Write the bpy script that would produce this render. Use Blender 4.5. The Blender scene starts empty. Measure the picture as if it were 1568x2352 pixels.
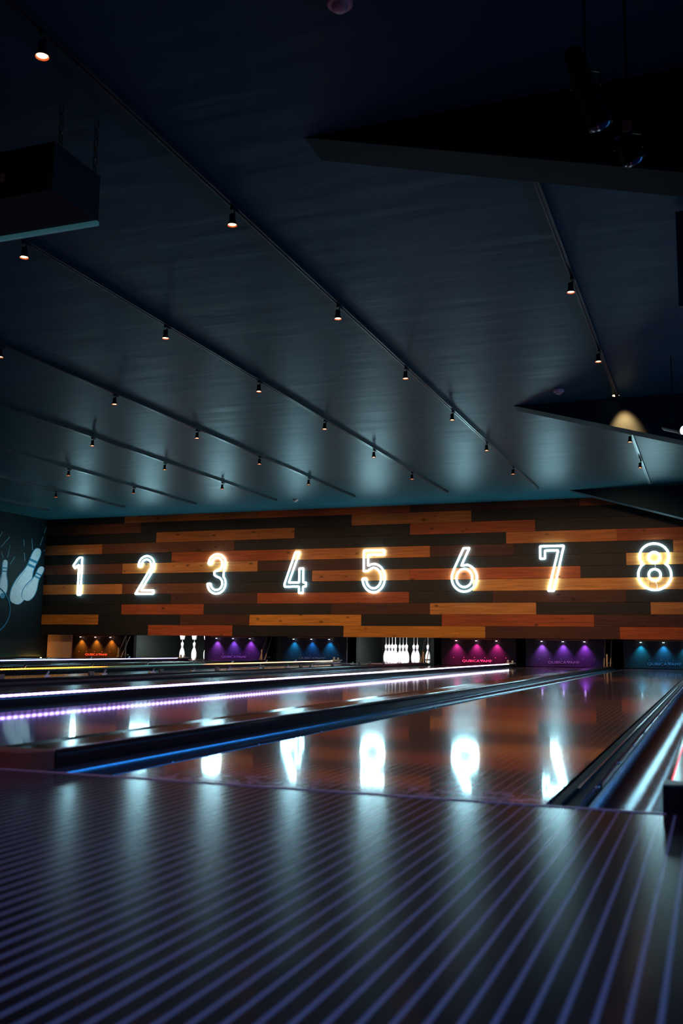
import bpy, bmesh, math, random
from mathutils import Vector, Matrix
random.seed(7)
PI = math.pi
S = bpy.context.scene
COL = S.collection

# ------------------------------------------------------------------ camera
YAW, PITCH, ROLL, CAMH, FPX = .3613, .1368, .0122, .3275, 2244.7
cam_d = bpy.data.cameras.new('camera'); cam = bpy.data.objects.new('camera', cam_d); COL.objects.link(cam)
cam_d.sensor_fit = 'VERTICAL'; cam_d.sensor_height = 36.0; cam_d.lens = FPX / 2352 * 36.0
cam_d.clip_start = .05; cam_d.clip_end = 100
cy, sy = math.cos(YAW), math.sin(YAW)
fw = Vector((-sy * math.cos(PITCH), cy * math.cos(PITCH), math.sin(PITCH)))
rt = Vector((cy, sy, 0)); up = rt.cross(fw)
r_ = rt * math.cos(ROLL) + up * math.sin(ROLL); u_ = -rt * math.sin(ROLL) + up * math.cos(ROLL)
M = Matrix(((r_.x, u_.x, -fw.x, 0), (r_.y, u_.y, -fw.y, 0), (r_.z, u_.z, -fw.z, CAMH), (0, 0, 0, 1)))
cam.matrix_world = M
cam_d.dof.use_dof = True; cam_d.dof.focus_distance = 16.0; cam_d.dof.aperture_fstop = 5.0
S.camera = cam

# ------------------------------------------------------------------ world, exposure
S.view_settings.view_transform = 'Standard'; S.view_settings.look = 'None'
S.view_settings.gamma = 1; S.view_settings.exposure = 0.0
try: S.view_settings.use_curve_mapping = False
except Exception: pass
wd = bpy.data.worlds.new('world'); S.world = wd; wd.use_nodes = True
wd.node_tree.nodes['Background'].inputs[0].default_value = (.2, .35, .6, 1)
wd.node_tree.nodes['Background'].inputs[1].default_value = 0.0

# lamp strengths, those of the place and added ones
NEON = 26.0          # neon numerals
ADDED_WASH = 85.0         # added unseen fill lamps that tint the approach
ADDED_WALLSPOT = 190.0     # added warm fill for the timber wall, apart from the track heads
MASKSPOT = 36.0      # little lamps above each mask panel
LANESPOT = 46.0      # warm heads over the lanes
PINLIGHT = 110.0     # pin deck tubes

def lamp(kind, name, loc, color, energy, target=None, **kw):
    d = bpy.data.lights.new(name, kind); d.color = color; d.energy = energy
    for k, v in kw.items(): setattr(d, k, v)
    o = bpy.data.objects.new(name, d); COL.objects.link(o); o.location = loc
    if target is not None:
        o.rotation_euler = (Vector(target) - Vector(loc)).to_track_quat('-Z', 'Y').to_euler()
    return o

# added unseen fill lamps over the approach, two blue and one reddish
lamp('SPOT', 'added_wash_lamp', (-1.2, -.6, 2.9), (.12, .34, 1.0), ADDED_WASH, (-.6, .6, 0), spot_size=1.35, spot_blend=1, shadow_soft_size=.2)
lamp('SPOT', 'added_wash_lamp', (1.2, 0, 2.9), (.16, .30, 1.0), ADDED_WASH * .8, (-.2, 1.0, 0), spot_size=1.2, spot_blend=1, shadow_soft_size=.2)
lamp('SPOT', 'added_wash_lamp', (-1.6, 1.2, 2.9), (.80, .28, .42), ADDED_WASH * .6, (-1.6, 2.2, 0), spot_size=1.5, spot_blend=1, shadow_soft_size=.2)

# ------------------------------------------------------------------ helpers
def newmat(name):
    m = bpy.data.materials.new(name); m.use_nodes = True
    nt = m.node_tree; return m, nt, nt.nodes['Principled BSDF']
def setin(b, **kw):
    for k, v in kw.items():
        b.inputs[k.replace('_', ' ')].default_value = v
def mat(name, col, rough=.5, metal=0., spec=.5, noise=0., coat=0.):
    m, nt, b = newmat(name)
    setin(b, Roughness=rough, Metallic=metal); b.inputs['Specular IOR Level'].default_value = spec
    if coat: b.inputs['Coat Weight'].default_value = coat; b.inputs['Coat Roughness'].default_value = .05
    n = nt.nodes.new('ShaderNodeTexNoise'); n.inputs['Scale'].default_value = 14
    tc = nt.nodes.new('ShaderNodeTexCoord'); nt.links.new(tc.outputs['Object'], n.inputs['Vector'])
    mx = nt.nodes.new('ShaderNodeMix'); mx.data_type = 'RGBA'
    k = noise if noise else .12
    mx.inputs[6].default_value = (*[c * (1 - k) for c in col], 1); mx.inputs[7].default_value = (*[min(1, c * (1 + k)) for c in col], 1)
    nt.links.new(n.outputs['Fac'], mx.inputs[0]); nt.links.new(mx.outputs[2], b.inputs['Base Color'])
    return m
def emat(name, col, strength, base=(.8, .8, .8)):
    m, nt, b = newmat(name)
    b.inputs['Base Color'].default_value = (*base, 1); b.inputs['Roughness'].default_value = .4
    b.inputs['Emission Color'].default_value = (*col, 1); b.inputs['Emission Strength'].default_value = strength
    return m

class MB:
    def __init__(s): s.v = []; s.f = []; s.mi = []; s.sm = []
    def add(s, vs, fs, mi=0, smooth=False):
        o = len(s.v); s.v += [tuple(v) for v in vs]
        for f in fs: s.f.append([i + o for i in f]); s.mi.append(mi); s.sm.append(smooth)
        return s
    def box(s, x0, x1, y0, y1, z0, z1, mi=0):
        vs = [(x, y, z) for x in (x0, x1) for y in (y0, y1) for z in (z0, z1)]
        return s.add(vs, [(0, 1, 3, 2), (4, 6, 7, 5), (0, 4, 5, 1), (2, 3, 7, 6), (0, 2, 6, 4), (1, 5, 7, 3)], mi)
    def prism(s, prof, y0, y1, mi=0, smooth=False, n=1, closed=True):
        """profile in XZ swept along Y"""
        k = len(prof); vs = []; fs = []
        for j in range(n + 1):
            y = y0 + (y1 - y0) * j / n
            vs += [(x, y, z) for x, z in prof]
        for j in range(n):
            for i in range(k if closed else k - 1):
                a = j * k + i; b = j * k + (i + 1) % k
                fs.append((a, b, b + k, a + k))
        s.add(vs, fs, mi, smooth)
        if closed: s.add(vs[:k], [tuple(range(k))[::-1]], mi); s.add(vs[-k:], [tuple(range(k))], mi)
        return s
    def lathe(s, prof, n=20, T=None, mi=0, smooth=True, cap=True):
        """profile (r,z) from bottom to top, about Z"""
        T = T or Matrix.Identity(4); vs = []; fs = []; k = len(prof)
        for j in range(n):
            a = 2 * PI * j / n
            for r, z in prof: vs.append(T @ Vector((r * math.cos(a), r * math.sin(a), z)))
        for j in range(n):
            for i in range(k - 1):
                a = j * k + i; b = ((j + 1) % n) * k + i
                fs.append((a, b, b + 1, a + 1))
        s.add(vs, fs, mi, smooth)
        if cap and prof[0][0] > 1e-6: s.add([vs[j * k] for j in range(n)], [tuple(range(n))[::-1]], mi)
        if cap and prof[-1][0] > 1e-6: s.add([vs[j * k + k - 1] for j in range(n)], [tuple(range(n))], mi)
        return s
    def tube(s, pts, r, n=8, closed=False, mi=0):
        pts = [Vector(p) for p in pts]; m = len(pts); vs = []; fs = []
        ref = None
        for i, p in enumerate(pts):
            if closed: t = pts[(i + 1) % m] - pts[i - 1]
            else: t = pts[min(i + 1, m - 1)] - pts[max(i - 1, 0)]
            t = t.normalized() if t.length > 1e-9 else Vector((0, 0, 1))
            if ref is None:
                ref = Vector((0, 1, 0)) if abs(t.y) < .9 else Vector((1, 0, 0))
            a = (ref - t * ref.dot(t)).normalized(); b = t.cross(a); ref = a
            for k in range(n):
                q = 2 * PI * k / n; vs.append(p + a * (r * math.cos(q)) + b * (r * math.sin(q)))
        for i in range(m if closed else m - 1):
            for k in range(n):
                a = i * n + k; b = i * n + (k + 1) % n; c = ((i + 1) % m) * n + (k + 1) % n; d = ((i + 1) % m) * n + k
                fs.append((a, b, c, d))
        if not closed: s.add(vs[:n], [tuple(range(n))[::-1]], mi); s.add(vs[-n:], [tuple(range(n))], mi)
        return s.add(vs, fs, mi, True)
    def build(s, name, mats, parent=None, bevel=0., loc=None):
        me = bpy.data.meshes.new(name); me.from_pydata(s.v, [], s.f)
        for m in (mats if isinstance(mats, (list, tuple)) else [mats]): me.materials.append(m)
        for p, mi, sm in zip(me.polygons, s.mi, s.sm): p.material_index = mi; p.use_smooth = sm
        bm = bmesh.new(); bm.from_mesh(me); bmesh.ops.recalc_face_normals(bm, faces=bm.faces); bm.to_mesh(me); bm.free()
        me.update()
        o = bpy.data.objects.new(name, me); COL.objects.link(o)
        if parent: o.parent = parent
        if loc: o.location = loc
        if bevel:
            b = o.modifiers.new('bevel', 'BEVEL'); b.width = bevel; b.segments = 2; b.limit_method = 'ANGLE'
        return o
def tag(o, label=None, cat=None, group=None, kind=None):
    if label: o['label'] = label
    if cat: o['category'] = cat
    if group: o['group'] = group
    if kind: o['kind'] = kind
    return o
def thing(name, label, cat, loc=(0, 0, 0), group=None):
    o = bpy.data.objects.new(name, None); COL.objects.link(o); o.location = loc; o.empty_display_size = .1
    return tag(o, label, cat, group)
def dup(root, loc, label=None, group=None):
    r = root.copy(); COL.objects.link(r); r.location = loc
    if label: r['label'] = label
    if group: r['group'] = group
    for ch in list(root.children):
        c = ch.copy(); COL.objects.link(c); c.parent = r
        for g in list(ch.children):
            d = g.copy(); COL.objects.link(d); d.parent = c
    return r

# ------------------------------------------------------------------ layout numbers
FOUL = 2.135; WALLY = 17.6; CEIL = 3.0; LW = 1.0668; GW = .235
XC = {}
for k in range(8):
    pair = (7 - k) // 2
    XC[k + 1] = -.880 - 3.358 * pair - (1.749 if (7 - k) % 2 else 0)
LEND = 18.9
WORDS = {1: 'one', 2: 'two', 3: 'three', 4: 'four', 5: 'five', 6: 'six', 7: 'seven', 8: 'eight'}

# ------------------------------------------------------------------ materials
def board_mat(name, board, seam, rough, seam_w=.10, coatr=None, tex=.5, spec=.5):
    m, nt, b = newmat(name); L = nt.links.new; N = nt.nodes.new
    tc = N('ShaderNodeTexCoord'); sep = N('ShaderNodeSeparateXYZ'); L(tc.outputs['Object'], sep.inputs[0])
    a = N('ShaderNodeMath'); a.operation = 'MULTIPLY_ADD'; L(sep.outputs[0], a.inputs[0])
    a.inputs[1].default_value = 1 / .02735; a.inputs[2].default_value = .0555 / .02735 + .5 + 1000
    fr = N('ShaderNodeMath'); fr.operation = 'FRACT'; L(a.outputs[0], fr.inputs[0])
    fl = N('ShaderNodeMath'); fl.operation = 'FLOOR'; L(a.outputs[0], fl.inputs[0])
    c = N('ShaderNodeMath'); c.operation = 'SUBTRACT'; L(fr.outputs[0], c.inputs[0]); c.inputs[1].default_value = .5
    ab = N('ShaderNodeMath'); ab.operation = 'ABSOLUTE'; L(c.outputs[0], ab.inputs[0])
    mr = N('ShaderNodeMapRange'); mr.interpolation_type = 'SMOOTHSTEP'; L(ab.outputs[0], mr.inputs[0])
    mr.inputs[1].default_value = seam_w * .6; mr.inputs[2].default_value = seam_w * 1.5
    mr.inputs[3].default_value = 1; mr.inputs[4].default_value = 0
    wn = N('ShaderNodeTexWhiteNoise'); wn.noise_dimensions = '1D'; L(fl.outputs[0], wn.inputs['W'])
    mp = N('ShaderNodeMapping'); mp.inputs['Scale'].default_value = (60, 1.2, 1); L(tc.outputs['Object'], mp.inputs[0])
    ns = N('ShaderNodeTexNoise'); ns.inputs['Scale'].default_value = 1.5; ns.inputs['Detail'].default_value = 5; L(mp.outputs[0], ns.inputs['Vector'])
    mx = N('ShaderNodeMix'); mx.data_type = 'RGBA'; L(wn.outputs[0], mx.inputs[0])
    mx.inputs[6].default_value = (*[k * .75 for k in board], 1); mx.inputs[7].default_value = (*[k * 1.25 for k in board], 1)
    m2 = N('ShaderNodeMix'); m2.data_type = 'RGBA'; m2.blend_type = 'MULTIPLY'; m2.inputs[0].default_value = tex
    L(mx.outputs[2], m2.inputs[6]); L(ns.outputs['Fac'], m2.inputs[7])
    m3 = N('ShaderNodeMix'); m3.data_type = 'RGBA'; L(mr.outputs[0], m3.inputs[0]); L(m2.outputs[2], m3.inputs[6])
    m3.inputs[7].default_value = (*seam, 1)
    L(m3.outputs[2], b.inputs['Base Color'])
    rn = N('ShaderNodeTexNoise'); rn.inputs['Scale'].default_value = 2.3; L(tc.outputs['Object'], rn.inputs['Vector'])
    rr = N('ShaderNodeMapRange'); L(rn.outputs['Fac'], rr.inputs[0]); rr.inputs[3].default_value = rough * .8; rr.inputs[4].default_value = rough * 1.2
    L(rr.outputs[0], b.inputs['Roughness'])
    if coatr is not None:
        # dusty scuffs just past the foul line
        sp2 = N('ShaderNodeMapRange'); sp2.interpolation_type = 'SMOOTHSTEP'; L(sep.outputs[1], sp2.inputs[0])
        sp2.inputs[1].default_value = .08; sp2.inputs[2].default_value = .30; sp2.inputs[3].default_value = 1; sp2.inputs[4].default_value = 0
        sn = N('ShaderNodeTexNoise'); sn.inputs['Scale'].default_value = 22; sn.inputs['Detail'].default_value = 6; sn.inputs['Distortion'].default_value = 1.2; L(tc.outputs['Object'], sn.inputs['Vector'])
        sr = N('ShaderNodeMapRange'); L(sn.outputs['Fac'], sr.inputs[0]); sr.inputs[1].default_value = .48; sr.inputs[2].default_value = .60
        sm = N('ShaderNodeMath'); sm.operation = 'MULTIPLY'; L(sp2.outputs[0], sm.inputs[0]); L(sr.outputs[0], sm.inputs[1])
        m4 = N('ShaderNodeMix'); m4.data_type = 'RGBA'; L(sm.outputs[0], m4.inputs[0]); L(m3.outputs[2], m4.inputs[6]); m4.inputs[7].default_value = (.9, .75, .85, 1)
        L(m4.outputs[2], b.inputs['Base Color'])
    # faint raised seams
    bp = N('ShaderNodeBump'); bp.inputs['Strength'].default_value = .05; bp.inputs['Distance'].default_value = .001
    L(mr.outputs[0], bp.inputs['Height'])
    b.inputs['Specular IOR Level'].default_value = spec
    if coatr is not None:
        b.inputs['Coat Weight'].default_value = .8; b.inputs['Coat Roughness'].default_value = coatr
    return m
M_lane = board_mat('lane_boards', (.060, .017, .016), (.85, .42, .40), .22, .09, coatr=.05, spec=.15)
M_appr = board_mat('approach_boards', (.045, .016, .020), (.40, .38, .46), .165, .095, spec=.32)
M_black = mat('black_plastic', (.012, .012, .014), .35)
M_matt = mat('matt_black', (.008, .008, .009), .7)
M_cap = mat('divider_cap', (.03, .022, .02), .16, spec=.6)
M_nose = mat('divider_nose', (.30, .13, .07), .4)
M_gut = mat('gutter_metal', (.24, .40, .54), .22, metal=.85)
M_rail = mat('bumper_rail', (.012, .012, .015), .5, spec=.12)
M_chrome = mat('chrome', (.7, .7, .72), .2, metal=1)
M_tan = mat('tan_bracket', (.45, .30, .18), .4)
M_steel = mat('grey_steel', (.25, .27, .26), .35, metal=.6)
M_seam = mat('foul_strip', (.75, .62, .68), .3)
M_dark = mat('dark_wall', (.010, .014, .018), .6)
M_cyc = mat('pit_curtain', (.007, .009, .008), .8, spec=.05, noise=.5)
M_side = mat('pit_side', (.011, .014, .012), .7, spec=.08)
M_track = mat('track_metal', (.09, .11, .12), .28, metal=.7)
M_head = mat('lamp_housing', (.01, .01, .012), .4)
M_white = mat('pin_white', (.85, .85, .85), .3)
M_band = mat('pin_band', (.10, .03, .12), .4)
M_smoke = mat('detector_plastic', (.85, .55, .55), .5)
M_panel = mat('salmon_panel', (.55, .33, .22), .6)
M_pink = mat('pink_label', (.60, .34, .28), .6)

def ceiling_mat():
    m, nt, b = newmat('teal_gloss_ceiling'); L = nt.links.new; N = nt.nodes.new
    tc = N('ShaderNodeTexCoord'); mp = N('ShaderNodeMapping'); mp.inputs['Scale'].default_value = (.55, 3.2, 1); L(tc.outputs['Object'], mp.inputs[0])
    n = N('ShaderNodeTexNoise'); n.inputs['Scale'].default_value = 1.6; n.inputs['Detail'].default_value = 4; L(mp.outputs[0], n.inputs['Vector'])
    n2 = N('ShaderNodeTexNoise'); n2.inputs['Scale'].default_value = 260; L(tc.outputs['Object'], n2.inputs['Vector'])
    bp = N('ShaderNodeBump'); bp.inputs['Strength'].default_value = .35; bp.inputs['Distance'].default_value = .02; L(n.outputs['Fac'], bp.inputs['Height'])
    L(bp.outputs[0], b.inputs['Normal'])
    mx = N('ShaderNodeMix'); mx.data_type = 'RGBA'; L(n2.outputs['Fac'], mx.inputs[0])
    mx.inputs[6].default_value = (.018, .088, .112, 1); mx.inputs[7].default_value = (.024, .108, .136, 1); L(mx.outputs[2], b.inputs['Base Color'])
    rr = N('ShaderNodeMapRange'); L(n.outputs['Fac'], rr.inputs[0]); rr.inputs[3].default_value = .33; rr.inputs[4].default_value = .45; L(rr.outputs[0], b.inputs['Roughness'])
    b.inputs['Specular Tint'].default_value = (.42, .85, 1, 1); b.inputs['Specular IOR Level'].default_value = .09
    return m
M_ceil = ceiling_mat()

def wood_mat():
    m, nt, b = newmat('stained_planks'); L = nt.links.new; N = nt.nodes.new
    at = N('ShaderNodeAttribute'); at.attribute_name = 'plank'
    of = N('ShaderNodeAttribute'); of.attribute_name = 'shift'
    tc = N('ShaderNodeTexCoord'); ad = N('ShaderNodeVectorMath'); L(tc.outputs['Object'], ad.inputs[0]); L(of.outputs['Vector'], ad.inputs[1])
    mp = N('ShaderNodeMapping'); mp.inputs['Scale'].default_value = (1.1, 1, 20); L(ad.outputs[0], mp.inputs[0])
    n = N('ShaderNodeTexNoise'); n.inputs['Scale'].default_value = 1.6; n.inputs['Detail'].default_value = 6; n.inputs['Distortion'].default_value = .6; L(mp.outputs[0], n.inputs['Vector'])
    r1 = N('ShaderNodeMapRange'); L(n.outputs['Fac'], r1.inputs[0]); r1.inputs[1].default_value = .3; r1.inputs[2].default_value = .7; r1.inputs[3].default_value = .65; r1.inputs[4].default_value = 1.25
    # knots
    mk = N('ShaderNodeMapping'); mk.inputs['Scale'].default_value = (2.9, .01, 6); L(ad.outputs[0], mk.inputs[0])
    v = N('ShaderNodeTexVoronoi'); v.inputs['Scale'].default_value = 1.0; v.inputs['Randomness'].default_value = 1; L(mk.outputs[0], v.inputs['Vector'])
    r2 = N('ShaderNodeMapRange'); L(v.outputs['Distance'], r2.inputs[0]); r2.inputs[1].default_value = .06; r2.inputs[2].default_value = .17; r2.inputs[3].default_value = .25; r2.inputs[4].default_value = 1
    mu = N('ShaderNodeMath'); mu.operation = 'MULTIPLY'; L(r1.outputs[0], mu.inputs[0]); L(r2.outputs[0], mu.inputs[1])
    vm = N('ShaderNodeVectorMath'); vm.operation = 'SCALE'; L(at.outputs['Color'], vm.inputs[0]); L(mu.outputs[0], vm.inputs['Scale'])
    L(vm.outputs[0], b.inputs['Base Color']); b.inputs['Roughness'].default_value = .62
    b.inputs['Specular IOR Level'].default_value = .25
    return m
M_wood = wood_mat()

# ------------------------------------------------------------------ structure
XL, XR = -13.55, 2.6
def struct(name, mb, m, **k): return tag(mb.build(name, m, **k), kind='structure')
struct('ceiling', MB().box(XL - .2, XR + .2, -4.2, 21, CEIL, CEIL + .15), M_ceil)
struct('wall_left', MB().box(XL - .2, XL, -4.2, 21, -.3, CEIL), mat('teal_black_wall', (.005, .013, .016), .6, spec=.2))
struct('wall_right', MB().box(XR, XR + .2, -4.2, 21, -.3, CEIL), M_dark)
struct('wall_front', MB().box(XL, XR, -4.2, -4.0, -.3, CEIL), M_dark)
struct('wall_rear', MB().box(XL, XR, 20.6, 20.8, -.3, CEIL), M_dark)
struct('floor', MB().box(XL, XR, -4.0, 20.6, -.3, -.2), M_matt)
struct('trim_1', MB().box(XL, XR, -4.0, FOUL, -.2, 0), M_appr)          # the approach
struct('trim_2', MB().box(XL, -.10, FOUL, FOUL + .009, -.06, .002), M_seam)

# timber wall above the pits, every plank its own colour
def inv(x, y, Y=WALLY):
    d = fw * FPX + r_ * (x - 784) - u_ * (y - 1176)
    return (d * (Y / d.y)).x
PAL = {'O': (.36, .105, .022), 'Y': (.46, .160, .020), 'T': (.42, .150, .036), 'R': (.30, .058, .012), 'B': (.060, .017, .009),
       'D': (.017, .011, .009), 'K': (.011, .009, .0085), 'N': (.115, .033, .013)}
Z0, RH = .508, .2135
ROWS = [
 [('K', 339), ('R', 533), ('D', 788), ('Y', 1114), ('B', 1423), ('R', 1700)],
 [('Y', 225), ('K', 413), ('B', 572), ('Y', 829), ('D', 1014), ('R', 1364), ('B', 1700)],
 [('K', 278), ('R', 467), ('D', 760), ('B', 987), ('T', 1231), ('D', 1494), ('T', 1700)],
 [('K', 392), ('B', 590), ('R', 939), ('D', 1131), ('B', 1438), ('D', 1700)],
 [('T', 280), ('N', 482), ('D', 1085), ('T', 1492), ('O', 1700)],
 [('D', 391), ('K', 716), ('O', 940), ('R', 1333), ('D', 1700)],
 [('N', 281), ('T', 591), ('B', 870), ('D', 1438), ('T', 1700)],
 [('K', 394), ('R', 677), ('O', 987), ('B', 1180), ('D', 1546), ('O', 1700)],
 [('O', 235), ('N', 538), ('D', 880), ('K', 1162), ('O', 1417), ('R', 1700)],
 [('K', 359), ('O', 676), ('D', 941), ('R', 1229), ('D', 1700)],
 [('N', 324), ('D', 807), ('O', 1082), ('D', 1480), ('B', 1700)],
 [('K', 287), ('O', 595), ('R', 941), ('B', 1331), ('R', 1700)]]
def timber_wall():
    bm = bmesh.new(); lc = bm.loops.layers.float_color.new('plank'); ls = bm.loops.layers.float_color.new('shift')
    def bx(x0, x1, z0, z1, y0, col, sh):
        r = bmesh.ops.create_cube(bm, size=1)
        for v in r['verts']:
            v.co = Vector((x0 + (v.co.x + .5) * (x1 - x0), y0 + (v.co.y + .5) * (17.75 - y0), z0 + (v.co.z + .5) * (z1 - z0)))
        for f in {f for v in r['verts'] for f in v.link_faces}:
            for l in f.loops: l[lc] = (*col, 1); l[ls] = (*sh, 1)
    for i, row in enumerate(ROWS):
        z0 = Z0 + i * RH; z1 = min(z0 + RH, CEIL); x0 = XL
        ym = 1460 - i * 26
        for k, (c, px) in enumerate(row):
            x1 = inv(px, ym) if px < 1700 else XR
            cc = PAL[c]; j = random.uniform(.85, 1.15); cc = tuple(q * j for q in cc)
            bx(x0 + .0015, x1 - .0015, z0 + .002, z1 - .002 if i < 11 else CEIL, WALLY + random.uniform(0, .006), cc, (random.uniform(0, 60), 0, random.uniform(0, 60)))
            x0 = x1
    me = bpy.data.meshes.new('wall_back'); bm.to_mesh(me); bm.free(); me.materials.append(M_wood)
    o = bpy.data.objects.new('wall_back', me); COL.objects.link(o); return tag(o, kind='structure')
timber_wall()
struct('trim_3', MB().box(XL, XR, 17.752, 17.80, .512, CEIL), M_dark)

# haunched beams under the ceiling
def beam(name, y0, y1, xs, slope):
    x1 = XR; m = MB()
    pf = [(xs, CEIL), (x1, CEIL), (x1, CEIL - slope * (x1 - xs) * .62), (.3, CEIL - slope * (.3 - xs))]
    m.prism(pf, y0, y1); struct(name, m, mat(name + '_paint', (.010, .026, .034), .65, spec=.08))
beam('trim_4', 4.472, 4.735, -1.93, .272)
beam('trim_5', 10.575, 10.84, -1.97, .288)
beam('trim_6', 16.655, 16.92, -2.17, .300)

# ------------------------------------------------------------------ lanes
def gutter_prof(xa, xb, d=.066, n=14):
    pr = []
    for i in range(n + 1):
        t = PI * i / n; pr.append(((xa + xb) / 2 - math.cos(t) * (xb - xa) / 2, -math.sin(t) * d - .004))
    return pr
for k in range(1, 9):
    xc = XC[k]; rt_ = thing('bowling_lane', 'glossy reddish board lane running to the pit under neon number %s' % WORDS[k], 'bowling lane', (xc, FOUL, 0), 'bowling lanes')
    y0, y1 = .006, LEND + 1.3 - FOUL
    o = MB().box(-LW / 2, LW / 2, y0, y1, -.12, 0).build('lane_bed', M_lane, rt_)
    for s in (-1, 1):
        a = s * (LW / 2 + .060); b = s * (LW / 2 + GW); xa, xb = min(a, b), max(a, b)
        pr = gutter_prof(xa + .001, xb - .001); m = MB()
        full = pr + [(x, z - .012) for x, z in reversed(pr)]
        m.prism(full, y0, LEND - FOUL, smooth=True); m.build('gutter', M_gut, rt_)
        # folded bumper rail hugging the lane edge
        rr = MB(); r0, r1 = (LW / 2 + .004, LW / 2 + .068)
        X = lambda q: s * q
        def bxs(mb, q0, q1, *z): mb.box(min(X(q0), X(q1)), max(X(q0), X(q1)), *z)
        bxs(rr, r0, r0 + .022, .01, 15.9, -.030, -.004); bxs(rr, r0 + .022, r1, .01, 15.9, -.036, -.014)
        rail = rr.build('bumper_rail', M_rail, rt_, bevel=.003)
        sh = MB(); bxs(sh, LW / 2, LW / 2 + .062, .006, LEND - FOUL, -.12, -.040); sh.build('rail_shelf', M_black, rt_)
        ln = MB(); bxs(ln, r0 + .022, r0 + .0275, .36, 15.9, -.016, -.006); bxs(ln, r1, r1 + .0025, .50, 15.9, -.022, -.010)
        ln.build('metal_edge', M_chrome, rail)
        if k >= 7:
            for i in range(13):
                yy = .41 + .58 * i
                MB().lathe([(.0075, 0), (.0075, .006), (.004, .010), (0, .011)], 8, Matrix.Translation((X(r1 - .002), yy, -.015))).build('screw', M_chrome, rail)

# ------------------------------------------------------------------ dividers
def strip_mat(name, stops, strength):
    """LED strip: one diode every 5 cm, colours change along the strip"""
    m, nt, b = newmat(name); L = nt.links.new; N = nt.nodes.new
    tc = N('ShaderNodeTexCoord'); sp = N('ShaderNodeSeparateXYZ'); L(tc.outputs['Object'], sp.inputs[0])
    mr = N('ShaderNodeMapRange'); L(sp.outputs[1], mr.inputs[0]); mr.inputs[1].default_value = 0; mr.inputs[2].default_value = 20
    cr = N('ShaderNodeValToRGB'); L(mr.outputs[0], cr.inputs[0]); e = cr.color_ramp.elements
    for i, (p, c) in enumerate(stops):
        el = e[i] if i < 2 else e.new(max(0, p - 2.135) / 20)
        el.position = max(0, p - 2.135) / 20; el.color = (*c, 1)
    w = N('ShaderNodeMath'); w.operation = 'SINE'; q = N('ShaderNodeMath'); q.operation = 'MULTIPLY'; L(sp.outputs[1], q.inputs[0]); q.inputs[1].default_value = 2 * PI / .05
    L(q.outputs[0], w.inputs[0]); z = N('ShaderNodeMapRange'); L(w.outputs[0], z.inputs[0]); z.inputs[1].default_value = -1; z.inputs[3].default_value = strength * .45; z.inputs[4].default_value = strength * 1.5
    L(cr.outputs[0], b.inputs['Emission Color']); L(z.outputs[0], b.inputs['Emission Strength']); b.inputs['Base Color'].default_value = (.6, .6, .65, 1)
    return m
PUR = strip_mat('purple_led', [(0, (.32, .20, 1)), (4, (.38, .24, 1)), (7, (.60, .42, 1)), (12, (.9, .7, 1)), (17, (.8, .8, 1))], 7)
YEL = strip_mat('amber_led', [(0, (1, .42, .03)), (9.6, (1, .40, .03)), (10.1, (.03, .035, .0)), (11, (.01, .05, .045)), (12.4, (.03, .08, .06)), (13.0, (1, .30, .06)), (17, (1, .62, .30))], 4.5)
BLU = strip_mat('blue_led', [(0, (.22, .22, 1)), (14, (.38, .36, 1)), (17, (.55, .4, 1))], 7)
GRN = strip_mat('green_led', [(0, (.0, .12, .02)), (15.8, (.01, .30, .05)), (16.9, (.08, .30, .03)), (17.2, (3.0, 1.4, .25))], 16.0)  # amber far end added to light the salmon panel
RED = strip_mat('red_led', [(0, (1, .05, .09)), (3, (1, .12, .18)), (8, (.6, .5, 1))], 6.0)

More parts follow.
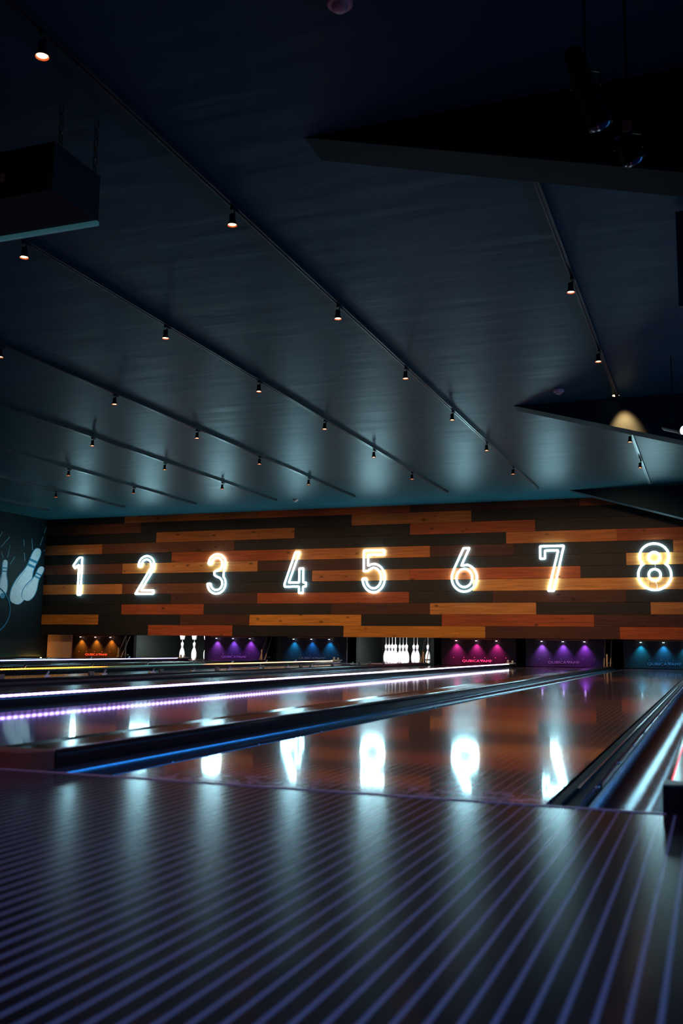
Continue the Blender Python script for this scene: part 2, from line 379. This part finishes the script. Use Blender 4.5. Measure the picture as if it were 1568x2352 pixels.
def cap_prof(w, h):
    r = .016; pr = [(-w / 2, -.12), (-w / 2, h - r)]
    for i in range(1, 5): t = PI / 2 * i / 4; pr.append((-w / 2 + r - r * math.cos(t), h - r + r * math.sin(t)))
    pr.append((-w / 4, h - .003)); pr.append((w / 4, h - .003))
    for i in range(0, 5): t = PI / 2 * i / 4; pr.append((w / 2 - r + r * math.sin(t), h - r + r * math.cos(t)))
    pr.append((w / 2, -.12)); return pr
def divider(xc, w, h, a, b, name='lane_divider', strip=None, raised=False, end_claw=False, label=None):
    t = thing(name, label, 'lane divider', (xc, FOUL, 0))
    MB().prism(cap_prof(w, h), .10, 17.95 - FOUL).build('cap', M_cap, t)
    # blunt nose at the foul line, rounded in plan
    m = MB(); pl = [(-w / 2, .10)]
    r = min(w * .75, .1)
    pl += [(-w / 2, .0)] + [(w / 2 - r + r * math.sin(q), r - r * math.cos(q)) for q in [PI / 2 * i / 6 for i in range(7)]]
    pl = [p for p in pl if p[1] <= .1001]
    n = len(pl); hb = h + .002
    vs = [(x, y, -.12) for x, y in pl] + [(x * .96, .10 if y > .099 else y * .9 + .008, hb) for x, y in pl]
    m.add(vs, [tuple(range(n))[::-1], tuple(range(n, 2 * n))] + [(i, (i + 1) % n, (i + 1) % n + n, i + n) for i in range(n)])
    m.build('nose', M_nose if w > .1 else M_black, t, bevel=.004)
    if strip:
        side = w / 2 if strip[1] > 0 else -w / 2
        s0 = side + (.056 if strip[1] < 0 else 0)
        MB().box(s0 - .015, s0 - .002, .12, 17.5 - FOUL, h - .004, h + .008).build('led_or_rim_glow', strip[0], t)
    if raised:
        base = MB().box(w / 2 - .030, w / 2 - .006, 3.2, 15.5, h + .001, h + .010).build('bumper_track', M_black, t)
        for i in range(9):
            yy = 3.95 + 1.155 * i
            MB().box(w / 2 - .028, w / 2 - .010, yy - .035, yy + .035, h + .010, h + .046).build('support_plate', M_tan, base, bevel=.003)
        for i in range(11):
            yy = 4.50 + .80 * i
            m = MB(); m.box(w / 2 - .034, w / 2 - .010, yy - .045, yy + .03, h + .010, h + .026)
            m.tube([(w / 2 - .02, yy - .02, h + .02), (w / 2 - .02, yy + .02, h + .055)], .011, 8); m.build('hinge_bracket', M_chrome, base)
    if end_claw:
        m = MB(); m.box(-w / 2 - .02, w / 2 + .05, 15.5, 15.75, h, h + .02)
        m.box(-w / 2 - .01, -w / 2 + .02, 15.6, 15.64, h + .02, h + .07); m.box(w / 2 - .0, w / 2 + .03, 15.6, 15.64, h + .02, h + .06)
        m.build('end_claw', mat('claw', (.5, .5, .46), .5), t, bevel=.004)
    return t
def mid(a, b): return (XC[a] + XC[b]) / 2
PW = XC[2] - XC[1] - LW - 2 * GW; OW = XC[3] - XC[2] - LW - 2 * GW
for a, nm in ((7, 'wide glossy dark divider between the lanes of neon seven and eight'), (5, 'wide divider with tan and chrome brackets between lanes of neon five and six'),
              (3, 'wide black divider between the lanes under neon three and four'), (1, 'wide black divider between the lanes under neon one and two')):
    divider(mid(a, a + 1), PW, .044, a, a + 1, raised=(a == 5), label=nm)
for a, st, nm in ((6, PUR, 'narrow divider with purple white light strip, between lanes of neon six and seven'),
                  (4, YEL, 'narrow divider with amber light strip, between lanes of neon four and five'),
                  (2, BLU, 'narrow divider with blue violet light strip, between lanes of neon two and three')):
    t = divider(mid(a, a + 1), OW, .054, a, a + 1, strip=(st, 1), end_claw=True, label=nm)
    if a != 6:
        for i in range(9):
            yy = 4.0 + 1.2 * i
            m = MB(); m.tube([(.02, yy, .062), (.02, yy + .05, .095)], .010, 8); m.box(.008, .032, yy - .03, yy + .03, .058, .070); m.build('hinge_bracket', M_chrome, t)
t = divider(XC[8] + LW / 2 + GW + OW / 2 + .004, OW, .056, 8, 9, strip=(RED, -1), label='narrow black divider with a red light strip at the right edge')
t = thing('wall_curb', 'low black curb with a green light strip along the left wall', 'curb', ((XL + XC[1] - LW / 2 - GW) / 2, FOUL, 0))
cw = (XC[1] - LW / 2 - GW) - XL - .01
MB().box(-cw / 2 + .03, cw / 2, .1, 15.4, -.1, .045).build('curb_body', M_black, t)
MB().box(-cw / 2 + .004, -cw / 2 + .024, 8, 15.5, .0, .020).build('led_or_rim_glow', GRN, t)

# ------------------------------------------------------------------ pits, masks, pins
for x in [mid(2, 3), mid(4, 5), mid(6, 7), XC[8] + LW / 2 + GW + OW / 2]:
    tag(MB().box(x - .03, x + .03, 19.0, 20.48, -.2, .95).build('pit_partition', M_side), 'grey pit side wall on the %s' % {0: 'left of the pit under neon three', 1: 'left of the pit under neon five', 2: 'left of the pit under neon seven', 3: 'right of the pit under neon eight'}[[mid(2, 3), mid(4, 5), mid(6, 7)].index(x) if x < -2 else 3], 'pit partition')
for a in (1, 3, 5, 7):
    x = mid(a, a + 1)
    tag(MB().box(x - .035, x + .035, 18.62, 20.48, -.2, .95).build('pit_partition', M_side), 'pit side wall between neon %s and neon %s, behind a ball lift' % (WORDS[a], WORDS[a + 1]), 'pit partition')
tag(MB().box(XL + .02, XC[1] - LW / 2 - GW + .56, 17.82, 17.86, .002, .508).build('side_panel', M_panel), 'plain salmon panel under the left end of the timber wall', 'panel')
for k in (2, 5):
    tag(MB().box(XC[k] - .8, XC[k] + .8, 20.50, 20.54, -.2, 1.0).build('pit_curtain', M_cyc), 'grey green pit curtain behind the pins under neon %s' % WORDS[k], 'curtain')

# masks
MK = {1: ('orange', [(1, .26, .02)] * 3, (1, .06, .02), 1.6), 3: ('purple and blue', [(.55, .12, 1), (.35, .10, 1), (.5, .08, 1)], (.45, .12, .85), .3),
      4: ('faint blue', [(.01, .28, .62), (.01, .16, .55), (.01, .26, .62)], (.25, .2, .25), .2), 6: ('hot pink', [(1, .04, .35)] * 3, (1, .04, .16), 2.0),
      7: ('violet', [(.5, .15, 1), (.42, .1, 1), (.5, .08, 1)], (.5, .14, .62), .35), 8: ('cyan blue', [(.01, .36, .55), (.02, .32, .68), (.01, .36, .60)], (.04, .22, .65), .4)}
M_mask = mat('mask_panel', (.030, .030, .036), .5)
def letters(body, size, m, parent, loc, sx):
    c = bpy.data.curves.new('lettering', 'FONT'); c.body = body; c.size = size; c.extrude = .002; c.align_x = 'CENTER'; c.space_character = 1.06
    o = bpy.data.objects.new('tmp', c); COL.objects.link(o)
    dg = bpy.context.evaluated_depsgraph_get(); me = bpy.data.meshes.new_from_object(o.evaluated_get(dg)); bpy.data.objects.remove(o)
    me.transform(Matrix.Diagonal((sx, 1, 1, 1))); me.transform(Matrix.Rotation(PI / 2, 4, 'X'))
    me.materials.clear(); me.materials.append(m)
    q = bpy.data.objects.new('lettering', me); COL.objects.link(q); q.parent = parent; q.location = loc
    return q
for k, (word, cols, tcol, ts) in MK.items():
    x = XC[k] + .07; MY = 18.35
    t = thing('mask_panel', 'black mask panel lit %s by three small lamps under neon %s' % (word, WORDS[k]), 'mask panel', (x, MY, 0), 'mask panels')
    MB().box(-.69, .74, 0, .03, .012, .62).build('panel', M_mask, t)
    MB().box(-.47, .47, -.16, -.005, .488, .508).build('lamp_ledge', mat('pale_timber', (.5, .26, .10), .5), t, bevel=.003)
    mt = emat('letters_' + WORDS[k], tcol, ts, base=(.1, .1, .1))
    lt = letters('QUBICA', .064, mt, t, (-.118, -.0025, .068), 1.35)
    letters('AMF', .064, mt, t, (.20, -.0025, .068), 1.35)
    m = MB(); m.add([(.055, -.003, .114), (.125, -.003, .114), (.09, -.003, .068)], [(0, 1, 2)])
    m.add([(.073, -.005, .107), (.107, -.005, .107), (.09, -.005, .085)], [(0, 1, 2)], 1); m.build('triangle_mark', [mt, M_mask], t)
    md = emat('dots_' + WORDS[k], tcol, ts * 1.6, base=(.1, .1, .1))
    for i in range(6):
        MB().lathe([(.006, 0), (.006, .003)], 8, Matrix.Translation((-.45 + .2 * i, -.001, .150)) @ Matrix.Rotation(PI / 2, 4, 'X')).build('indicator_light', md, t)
    for i, dx in enumerate((-.385, 0, .385)):
        c = cols[i]; m = MB()
        m.lathe([(.018, -.02), (.022, 0)], 10, Matrix.Translation((dx, -.06, .488)) @ Matrix.Scale(1, 4)).build('mini_lamp', M_head, t)
        MB().lathe([(.017, -.026), (.017, -.0205)], 10, Matrix.Translation((dx, -.06, .488))).build('lamp_lens', emat('lens', tuple(.4 + .6 * q for q in c), 14), t)
        l = lamp('SPOT', 'mask_lamp', (x + dx, MY - .058, .455), c, MASKSPOT, (x + dx, MY - .012, .10), spot_size=1.5, spot_blend=1.0, shadow_soft_size=.012)

# ball lifts on the wide dividers
for a in (1, 3, 5, 7):
    x = mid(a, a + 1); y0 = 17.97
    t = thing('ball_lift', 'slanted metal ball lift rails on the divider between neon %s and %s' % (WORDS[a], WORDS[a + 1]), 'ball lift', (x, y0, 0), 'ball lifts')
    lean = .36
    for s in (-1, 1):
        MB().tube([(s * .055, 0, -.10), (s * .055, .03, .03), (s * .055, lean, .50)], .009, 8).build('rail', M_tan, t)
    MB().tube([(-.055, .20, .26), (.055, .20, .26)], .012, 8).build('rung', M_tan, t)
    MB().box(-.014, .014, .01, .02, .0, .25).build('guide_strip', M_tan, t)
    t.children[-1].rotation_euler.x = -.62

# pins on strings
PINP = [(.0286, 0), (.0515, .02), (.058, .057), (.0605, .114), (.0560, .165), (.0415, .215), (.0280, .245), (.0228, .262)]
PINP2 = [(.0232, .272), (.0230, .284)]
PINP3 = [(.0236, .295), (.027, .312), (.0318, .335), (.0318, .352), (.0270, .370), (.015, .380), (.004, .382)]
def make_pin(label, group, loc):
    t = thing('bowling_pin', label, 'bowling pin', loc, group)
    body = MB().lathe(PINP + [(.0230, .268)] + PINP2 + [(.0236, .292)] + PINP3, 20); body.build('body', M_white, t)
    for z in (.262, .284): MB().lathe([(.0236, z), (.0252, z + .001), (.0252, z + .011), (.0236, z + .012)], 20).build('neck_band', M_band, t)
    MB().lathe([(.008, .379), (.004, .42)], 8).build('string_collar', M_white, t)
    MB().tube([(0, 0, .42), (0, 0, 1.0)], .0025, 5).build('string', M_white, t)
    return t
HY = 19.02
first = None; n = 0
RN = ['front', 'second', 'third', 'rearmost']
PNW = {0: ['alone'], 1: ['left', 'right'], 2: ['left', 'middle', 'right'], 3: ['far left', 'inner left', 'inner right', 'far right']}
for r in range(4):
    for i in range(r + 1):
        loc = (XC[5] + (i - r / 2) * .3048, HY + .264 * r, .001)
        lab = 'white bowling pin, %s in the %s row of the rack under neon five' % (PNW[r][i], RN[r])
        if first is None: first = make_pin(lab, 'pins of the full rack', loc)
        else: dup(first, loc, lab, 'pins of the full rack')
for i in range(3):
    loc = (XC[2] + .09 + (i - 1) * .3048, HY + .264 * 2 - .02, .001)
    dup(first, loc, 'white bowling pin, %s of the three standing under neon two' % PNW[2][i], 'pins left standing')
    c = tag(MB().lathe([(.045, .44), (.060, .50), (.062, .54), (.05, .56)], 18).build('pin_cup', M_white), 'white cup hanging above the %s of the three pins under neon two' % PNW[2][i], 'pin cup', 'pin cups')
    c.location = loc
for k in (2, 5):
    t = thing('pin_deck_light', 'shaded tube lamp above the pins under neon %s' % WORDS[k], 'light', (XC[k], 18.5, .60))
    MB().box(-.5, .5, -.06, .06, .03, .06).build('lamp_housing', M_head, t)
    MB().tube([(-.4, 0, .06), (-.4, 0, CEIL - .60)], .008, 6).build('hanger', M_head, t); MB().tube([(.4, 0, .06), (.4, 0, CEIL - .60)], .008, 6).build('hanger', M_head, t)
    MB().tube([(-.48, 0, .01), (.48, 0, .01)], .018, 10).build('lamp_tube', emat('tube', (.95, 1, 1), 8), t)
    lamp('AREA', 'pin_light', (XC[k], 18.48, .60), (.95, 1, .98), PINLIGHT, (XC[k], 19.4, .15), shape='RECTANGLE', size=.95, size_y=.04)

# ------------------------------------------------------------------ neon numbers
M_neon = emat('white_neon', (.40, .84, 1.0), NEON)
M_wire = mat('white_wire', (.8, .8, .8), .5)
def arc(cx, cz, rx, rz, a0, a1, n=22):
    return [(cx + rx * math.cos(math.radians(a0 + (a1 - a0) * i / n)), cz + rz * math.sin(math.radians(a0 + (a1 - a0) * i / n))) for i in range(n + 1)]
def fillet(pts, r=.012):
    out = []; n = len(pts)
    for i in range(n):
        a, b, c = Vector(pts[i - 1]), Vector(pts[i]), Vector(pts[(i + 1) % n])
        d1, d2 = a - b, c - b
        if d1.length < 1e-5 or d2.length < 1e-5: continue
        if d1.angle(d2) > 2.7 or min(d1.length, d2.length) < r * 1.2: out.append(tuple(b)); continue
        p, q = b + d1.normalized() * r, b + d2.normalized() * r
        for t in (0, .33, .67, 1): out.append(tuple(p * (1 - t) ** 2 + b * 2 * t * (1 - t) + q * t * t))
    return out
def offs(sk, d):
    """double line round an open skeleton"""
    P = [Vector(p) for p in sk]; L, R = [], []
    for i, p in enumerate(P):
        t0 = (p - P[i - 1]).normalized() if i else None; t1 = (P[i + 1] - p).normalized() if i < len(P) - 1 else None
        t0 = t0 or t1; t1 = t1 or t0
        n0, n1 = Vector((-t0.y, t0.x)), Vector((-t1.y, t1.x)); b = (n0 + n1)
        b = b.normalized(); k = d / max(.35, b.dot(n0)); L.append(p + b * k); R.append(p - b * k)
    return [tuple(q) for q in L + R[::-1]]
def zpts(l, cx, zb, s): return [((x - cx) / s, (zb - y) / s) for x, y in l]
D = .036
DIG = {}
DIG[1] = [fillet([(.02, .0), (.02, .645), (-.075, .565), (-.125, .625), (-.02, .765), (.03, .80), (.095, .80), (.095, 0)], .015)]
DIG[2] = [fillet(offs(arc(0, .595, .155, .165, 185, -22, 26) + [(-.175, .045), (.195, .045)], D), .012)]
DIG[3] = [fillet(arc(0, .60, .195, .20, 180, -35, 22) + arc(0, .205, .205, .205, 42, -180, 24) + arc(0, .205, .13, .132, 180, 360 + 80, 24)[0:] + [(-.055, .375), (-.055, .445)] + arc(0, .60, .12, .128, -75, 180, 22), .012)]
DIG[4] = [fillet([(-.02, .80), (-.24, .185), (-.24, .125), (.07, .125), (.07, 0), (.155, 0), (.155, .125), (.215, .125), (.215, .205), (.155, .205), (.155, .48), (.07, .48), (.07, .205), (-.15, .205), (.07, .80)], .012)]
b5o = arc(-.01, .27, .225, .27, 118, -178, 26); b5i = arc(-.01, .27, .15, .195, -178, 125, 26)
DIG[5] = [fillet([(-.21, .80), (.20, .80), (.20, .715), (-.125, .715), (-.125, .505)] + b5o[0:] + b5i + [(-.14, .405), (-.21, .405)], .012)]
DIG[6] = [fillet([(-.01, .80), (-.19, .42)] + arc(0, .25, .235, .25, 155, 360 + 75, 36) + [(-.055, .475), (.10, .80)], .012), arc(0, .25, .148, .168, 0, 345, 36)]
DIG[7] = [fillet([(-.21, .80), (.21, .80), (.02, 0), (-.075, 0), (.11, .72), (-.125, .72), (-.125, .575), (-.21, .575)], .014)]
DIG[8] = [fillet(arc(0, .58, .24, .22, -42, 222, 34) + arc(0, .26, .27, .26, 135, 405, 38), .012), arc(0, .56, .092, .092, 0, 350, 26), arc(.0, .26, .098, .098, 0, 350, 26)]
XN = {1: -12.66, 2: -10.97, 3: -9.32, 4: -7.58, 5: -5.965, 6: -4.22, 7: -2.62, 8: -.885}
for k, loops in DIG.items():
    t = thing('neon_number', 'glowing white neon numeral %s, %s on the timber wall' % (WORDS[k], ['leftmost', 'second from the left', 'third from the left', 'fourth from the left', 'fifth from the left', 'third from the right', 'second from the right', 'rightmost'][k - 1]), 'neon sign', (XN[k], WALLY - .022, 1.352), 'neon numbers')
    for lp in loops:
        MB().tube([(x, 0, z) for x, z in lp], .018, 8, closed=True).build('neon_tube', M_neon, t)
    m = MB()
    for lp in loops:
        for j in range(0, len(lp), 9):
            x, z = lp[j]; m.box(x - .006, x + .006, .010, .021, z - .006, z + .006)
    m.build('mounting_clips', M_chrome, t)
    if k == 8:
        MB().tube([(0, -.01, .475), (.012, -.012, .44), (.015, -.012, .40), (.01, -.01, .35)], .004, 6).build('wire', M_wire, t)
        MB().tube([(.0, -.01, .165), (.02, -.012, .13), (.035, -.012, .08), (.03, -.01, .02)], .004, 6).build('wire', M_wire, t)

# ------------------------------------------------------------------ tracks and spotlights
TR = [('first', -.845), ('second', -2.63), ('third', -4.17), ('fourth', -5.87), ('fifth', -7.40), ('sixth', -9.08), ('seventh', -10.66), ('eighth', -12.42)]
TEND = 16.17; TY = [3.23, 5.05, 6.86, 8.67, 10.47, 12.27, 14.08]
def track(x, y0, y1, lab):
    t = thing('lighting_track', lab, 'lighting track', (x, 0, CEIL))
    m = MB(); m.prism([(-.018, 0), (-.018, -.034), (-.007, -.034), (-.007, -.026), (.007, -.026), (.007, -.034), (.018, -.034), (.018, 0)], y0, y1)
    m.build('rail', M_track, t); MB().box(-.019, .019, y1, y1 + .02, -.035, 0).build('end_cap', M_head, t); return t
M_bulb = emat('warm_bulb', (1.0, .52, .28), 22)
M_ring = mat('copper_ring', (.45, .16, .06), .4, metal=.5)
def make_spot(label, loc, group):
    t = thing('track_spotlight', label, 'spotlight', loc, group)
    MB().box(-.012, .012, -.035, .035, -.055, -.0345).build('adapter', M_head, t, bevel=.002)
    MB().tube([(0, 0, -.054), (0, 0, -.075), (-.008, 0, -.10)], .0055, 8).build('stem', M_head, t)
    b = MB().lathe([(.028, -.140), (.0285, -.138), (.021, -.120), (.0185, -.110), (.0185, -.073), (.015, -.068)][0:], 18, Matrix.Translation((-.012, 0, 0)))
    hb = MB(); hb.lathe([(.0215, -.129), (.0295, -.1405), (.0315, -.139), (.0225, -.118), (.019, -.108), (.019, -.073), (.014, -.068)], 18, Matrix.Translation((-.012, 0, 0)))
    o = hb.build('lamp_body', M_head, t)
    MB().lathe([(.0232, -.1325), (.0293, -.1409)], 18, Matrix.Translation((-.012, 0, 0)), cap=False).build('reflector_ring', M_ring, t)
    MB().lathe([(.0235, -.1325), (.0225, -.1295)], 18, Matrix.Translation((-.012, 0, 0))).build('bulb', M_bulb, t)
    return t
firstspot = None
ORD = {3.23: 'seventh', 5.05: 'sixth', 6.86: 'fifth', 8.67: 'fourth', 10.47: 'third', 12.27: 'second', 14.08: 'first'}
for name, x in TR:
    y0 = 2.4 if x > -5 else 4.5
    if name == 'first':
        track(x, 4.74, 10.57, 'ceiling lighting track at the right between the first and second beam')
        track(x, 10.85, TEND, 'short ceiling lighting track at the right beyond the second beam')
    else: track(x, y0, TEND, 'long black ceiling lighting track, %s counted from the right' % name)
    for y in TY:
        if name == 'first' and y in (3.23, 5.05, 10.47): continue
        if name in ('third',) and y < 4: continue
        if name == 'fourth' and y < 6: continue
        if name == 'fifth' and y < 9.9: continue
        if name == 'sixth' and y < 12: continue
        if name == 'seventh' and y < 14: continue
        if name == 'eighth': continue
        lab = 'black spotlight, %s from the timber wall on the %s ceiling track from the right' % (ORD[y], name)
        dx = -.06 if x < -5 else 0
        loc = (x, y, CEIL)
        if firstspot is None: firstspot = make_spot(lab, loc, 'track spotlights')
        else: dup(firstspot, loc, lab, 'track spotlights')

# added warm fill lamps that brighten the timber wall
for x in (-11.6, -9.9, -8.2, -6.4, -4.6, -2.9, -1.3):
    lamp('SPOT', 'added_wall_spot', (x, 14.2, 2.84), (1.0, .66, .36), ADDED_WALLSPOT, (x, 17.6, .95), spot_size=1.25, spot_blend=1.0, shadow_soft_size=.06)

# added unseen blue tube that gives the gutters their blue highlight
t = thing('added_wall_light', 'added long blue tube lamp along the right wall, unseen beyond the picture edge', 'light', (XR - .07, 8.5, 1.7))
MB().box(.04, .069, -5.0, 5.0, -.06, .08).box(-.20, .04, -5.0, 5.0, .07, .08).build('lamp_housing', M_head, t)  # hood added to keep the tube's blue off the ceiling
MB().tube([(-.02, -4.9, 0), (-.02, 4.9, 0)], .06, 10).build('lamp_tube', emat('blue_tube', (.04, .34, 1.0), 17), t)

# warm light the heads throw down on the lanes
for x, y in ((-2.6, 5.05), (-2.6, 8.67), (-.82, 6.86), (-.82, 10.2), (-4.15, 6.86), (-4.15, 10.47), (-2.6, 12.27)):
    lamp('SPOT', 'lane_spot', (x, y, 2.84), (1.0, .50, .48), LANESPOT, (x + .2, y, 0), spot_size=1.5, spot_blend=1.0, shadow_soft_size=.05)

# recessed downlight beside the second beam
t = thing('downlight', 'small recessed downlight glowing warm beside the second ceiling beam', 'downlight', (-.86, 10.43, CEIL))
MB().lathe([(.045, -.008), (.05, -.001)], 20).build('trim_ring', M_head, t)
MB().lathe([(.034, -.012), (.034, -.009)], 20).build('lens', emat('downlight_lens', (1, .6, .3), 8), t)
lamp('SPOT', 'downlight_lamp', (-.80, 10.40, 2.97), (1, .36, .12), 240, (-.78, 10.62, 2.50), spot_size=1.0, spot_blend=.9, shadow_soft_size=.03)

# smoke detectors
def detector(loc, lab):
    t = thing('smoke_detector', lab, 'smoke detector', loc, 'smoke detectors')
    MB().lathe([(.050, -.022), (.054, -.018), (.054, 0)], 22).build('base', M_smoke, t)
    MB().lathe([(.0, -.048), (.022, -.046), (.032, -.038), (.036, -.0222)], 22).build('sensor', M_smoke, t)
detector((-1.358, 3.50, CEIL), 'pinkish smoke detector at the top edge of the picture')
detector((-1.40, 10.05, CEIL), 'pinkish smoke detector on the ceiling just before the second beam')
detector((-7.08, 16.33, CEIL), 'small pale smoke detector on the ceiling close to the timber wall')

# hanging box on chains at upper left
t = thing('hanging_screen', 'dark screen housing hung on chains at upper left', 'screen', (-3.55, 3.80, 2.46))
MB().box(-.7, .70, -.19, .19, 0, .245).build('housing', M_matt, t, bevel=.006)
MB().box(-.7, .70, .17, .192, -.022, -.001).build('led_or_rim_glow', emat('teal_lit_rim', (.10, .36, .44), .15, base=(.1, .2, .22)), t)  # teal light on the rim, put in as a dim emission
MB().box(-.10, -.075, -.1925, -.1905, .10, .14).build('label_plate', M_pink, t).location = (.49, 0, -.015)
def chain(p0, p1, parent):
    p0, p1 = Vector(p0), Vector(p1); n = max(3, int((p1 - p0).length / .045)); m = MB()
    for i in range(n):
        c = p0 + (p1 - p0) * ((i + .5) / n); h = (p1 - p0).length / n * .62; w = .011
        ax = Vector((1, 0, 0)) if i % 2 else Vector((0, 1, 0)); pts = []
        for a in range(12):
            q = 2 * PI * a / 12; pts.append(c + ax * (w * math.cos(q)) + Vector((0, 0, h * math.sin(q))))
        m.tube(pts, .0035, 6, closed=True)
    m.build('chain', mat('bronze_chain', (.25, .16, .10), .4, metal=.7), parent)
chain((.60, -.02, .245), (.60, -.02, .54), t); chain((.675, .17, .245), (.675, .17, .54), t)

# stage lights hung at the right
def can_light(name, label, loc, aim, length, rad, lens, tagcol=None):
    t = thing(name, label, 'stage light', loc)
    T = Vector(aim).normalized().to_track_quat('Z', 'Y').to_matrix().to_4x4()
    MB().lathe([(rad * .55, -length / 2), (rad * .8, -length * .42), (rad * .85, length * .3), (rad, length * .42), (rad, length / 2)], 22, T).build('body', M_head, t)
    MB().lathe([(rad * .86, length / 2 + .001), (rad * .6, length / 2 + .010), (0, length / 2 + .014)], 22, T).build('lens', lens, t)
    h = CEIL - loc[2]
    m = MB(); m.tube([(0, 0, h), (0, 0, rad * 1.5)], .006, 6); m.tube([(-rad - .008, 0, 0), (-rad - .008, 0, rad * 1.2), (0, 0, rad * 1.6), (rad + .008, 0, rad * 1.2), (rad + .008, 0, 0)], .005, 6)
    m.build('yoke', M_head, t)
    if tagcol: MB().box(-.016, .014, -rad - .012, -rad - .009, .045, .092).build('label_plate', tagcol, t)
    return t
M_lensd = mat('dark_lens', (.01, .03, .09), .08, spec=.8)
can_light('stage_light', 'dark round stage light with a pink label at upper right', (-.238, 3.78, 2.285), (.35, .3, -.9), .11, .045, M_lensd, M_pink)
can_light('stage_light', 'long dark stage light body hung at the top right', (-.40, 3.82, 2.60), (.30, .25, -.9), .34, .05, M_lensd)
can_light('stage_light', 'dark stage light with a bright white lens at the right edge', (-.262, 9.2, 2.33), (.72, -.62, -.32), .24, .045, emat('white_lens', (.85, .9, 1), 6))
t = thing('hanging_board', 'tall dark glossy panel hung from the ceiling at the right edge', 'panel', (-.04, 6.0, 2.38))
MB().box(-.075, .25, 0, .03, 0, .60).build('panel', mat('gloss_board', (.02, .05, .06), .45), t); MB().tube([(.1, .015, .60), (.1, .015, .619)], .01, 8).build('hanger', M_head, t)

# ------------------------------------------------------------------ mural on the left wall
def wz(x, y):
    d = fw * FPX + r_ * (x - 784) - u_ * (y - 1176); q = d * (XL / d.x); return (q.y, q.z + CAMH)
mural = thing('wall_mural', 'painted mural of flying bowling pins on the dark left wall', 'mural', (XL, 0, 0))
M_mw = mat('mural_white', (.85, .92, .90), .6, noise=.25); M_mb = mat('mural_blue', (.02, .26, .40), .6); M_ml = mat('mural_line', (.25, .62, .66), .6)
def mz(pts): return [wz(x / 7.84, 1200 + y / 7.84) for x, y in pts]
def poly(name, pts, m, d, parent=mural):
    n = len(pts); mb = MB(); vs = [(0.0005, y, z) for y, z in pts] + [(d, y, z) for y, z in pts]
    mb.add(vs, [tuple(range(n, 2 * n))] + [(i, (i + 1) % n, (i + 1) % n + n, i + n) for i in range(n)]); return mb.build(name, m, parent)
def smooth(pts, it=2):
    for _ in range(it):
        q = []
        for i in range(len(pts)):
            a, b = pts[i], pts[(i + 1) % len(pts)]
            q += [(a[0] * .75 + b[0] * .25, a[1] * .75 + b[1] * .25), (a[0] * .25 + b[0] * .75, a[1] * .25 + b[1] * .75)]
        pts = q
    return pts
def pin_shape(base, mid_, tip, wb, wn, wh):
    """outline of a painted pin from foot to head, in mural pixels"""
    A, B = Vector(base), Vector(tip); ax = (B - A); L = ax.length; ax.normalize(); nn = Vector((-ax.y, ax.x))
    prof = [(0, .35), (.05, .72), (.18, 1.0), (.34, .98), (.48, .75), (.60, .48), (.70, wn / wb), (.80, wh / wb * .95), (.90, wh / wb), (.97, wh / wb * .75), (1.0, wh / wb * .3)]
    a = [A + ax * (t * L) + nn * (wb * w) for t, w in prof]; b = [A + ax * (t * L) - nn * (wb * w) for t, w in prof]
    return [tuple(p) for p in a + b[::-1]], A, ax, nn, L
def painted_pin(base, tip, wb, wn, wh, layer):
    o, A, ax, nn, L = pin_shape(base, None, tip, wb, wn, wh)
    c = Vector((sum(p[0] for p in o) / len(o), sum(p[1] for p in o) / len(o)))
    big = [tuple(Vector(p) + (Vector(p) - (A + ax * ax.dot(Vector(p) - A))).normalized() * 14) if (Vector(p) - (A + ax * ax.dot(Vector(p) - A))).length > 1 else p for p in o]
    bg = poly('painted_pin', mz(smooth(big, 1)), M_mb, layer)
    w = poly('pin_fill', mz(smooth(o, 1)), M_mw, layer + .002, bg)
    for t in (.665, .755):
        p, q = A + ax * (L * t), A + ax * (L * (t + .04)); k = wn * 1.12 if t < .7 else wn * 1.18
        poly('neck_band', mz([tuple(p + nn * k), tuple(q + nn * k), tuple(q - nn * k), tuple(p - nn * k)]), M_mb, layer + .004, bg)
    hl = [A + ax * (L * s) + nn * (-wb * v) for s, v in ((.30, .80), (.40, .74), (.50, .56), (.58, .40))]
    m = MB(); m.tube([(layer + .003, *wz(p.x / 7.84, 1200 + p.y / 7.84)) for p in hl], .004, 5); m.build('shade_line', M_mb, bg)
painted_pin((35, 1330), (98, 672), 76, 34, 40, .001)
painted_pin((250, 1460), (700, 470), 150, 62, 72, .003)
painted_pin((440, 1395), (765, 798), 108, 42, 52, .007)
# ball outline
pts = [(-400 + 575 * math.cos(math.radians(a)), 1560 + 520 * math.sin(math.radians(a))) for a in range(-48, 60, 6)]
MB().tube([(.002, *wz(x / 7.84, 1200 + y / 7.84)) for x, y in pts], .016, 6).build('painted_ball_outline', M_mb, mural)
poly('painted_ball_hole', mz([(45 + 42 * math.cos(a * .52), 1320 + 50 * math.sin(a * .52)) for a in range(12)]), M_mb, .004)
for a, b in [((10, 445), (175, 260)), ((0, 250), (45, 165)), ((130, 630), (180, 405)), ((180, 755), (265, 615)), ((20, 535), (60, 640)), ((430, 305), (430, 430)), ((435, 545), (447, 695)),
             ((572, 292), (584, 500)), ((722, 410), (772, 258)), ((792, 200), (830, 85)), ((785, 515), (845, 460))]:
    MB().tube([(.001, *wz(a[0] / 7.84, 1200 + a[1] / 7.84)), (.001, *wz(b[0] / 7.84, 1200 + b[1] / 7.84))], .007, 5).build('motion_line', M_ml, mural)
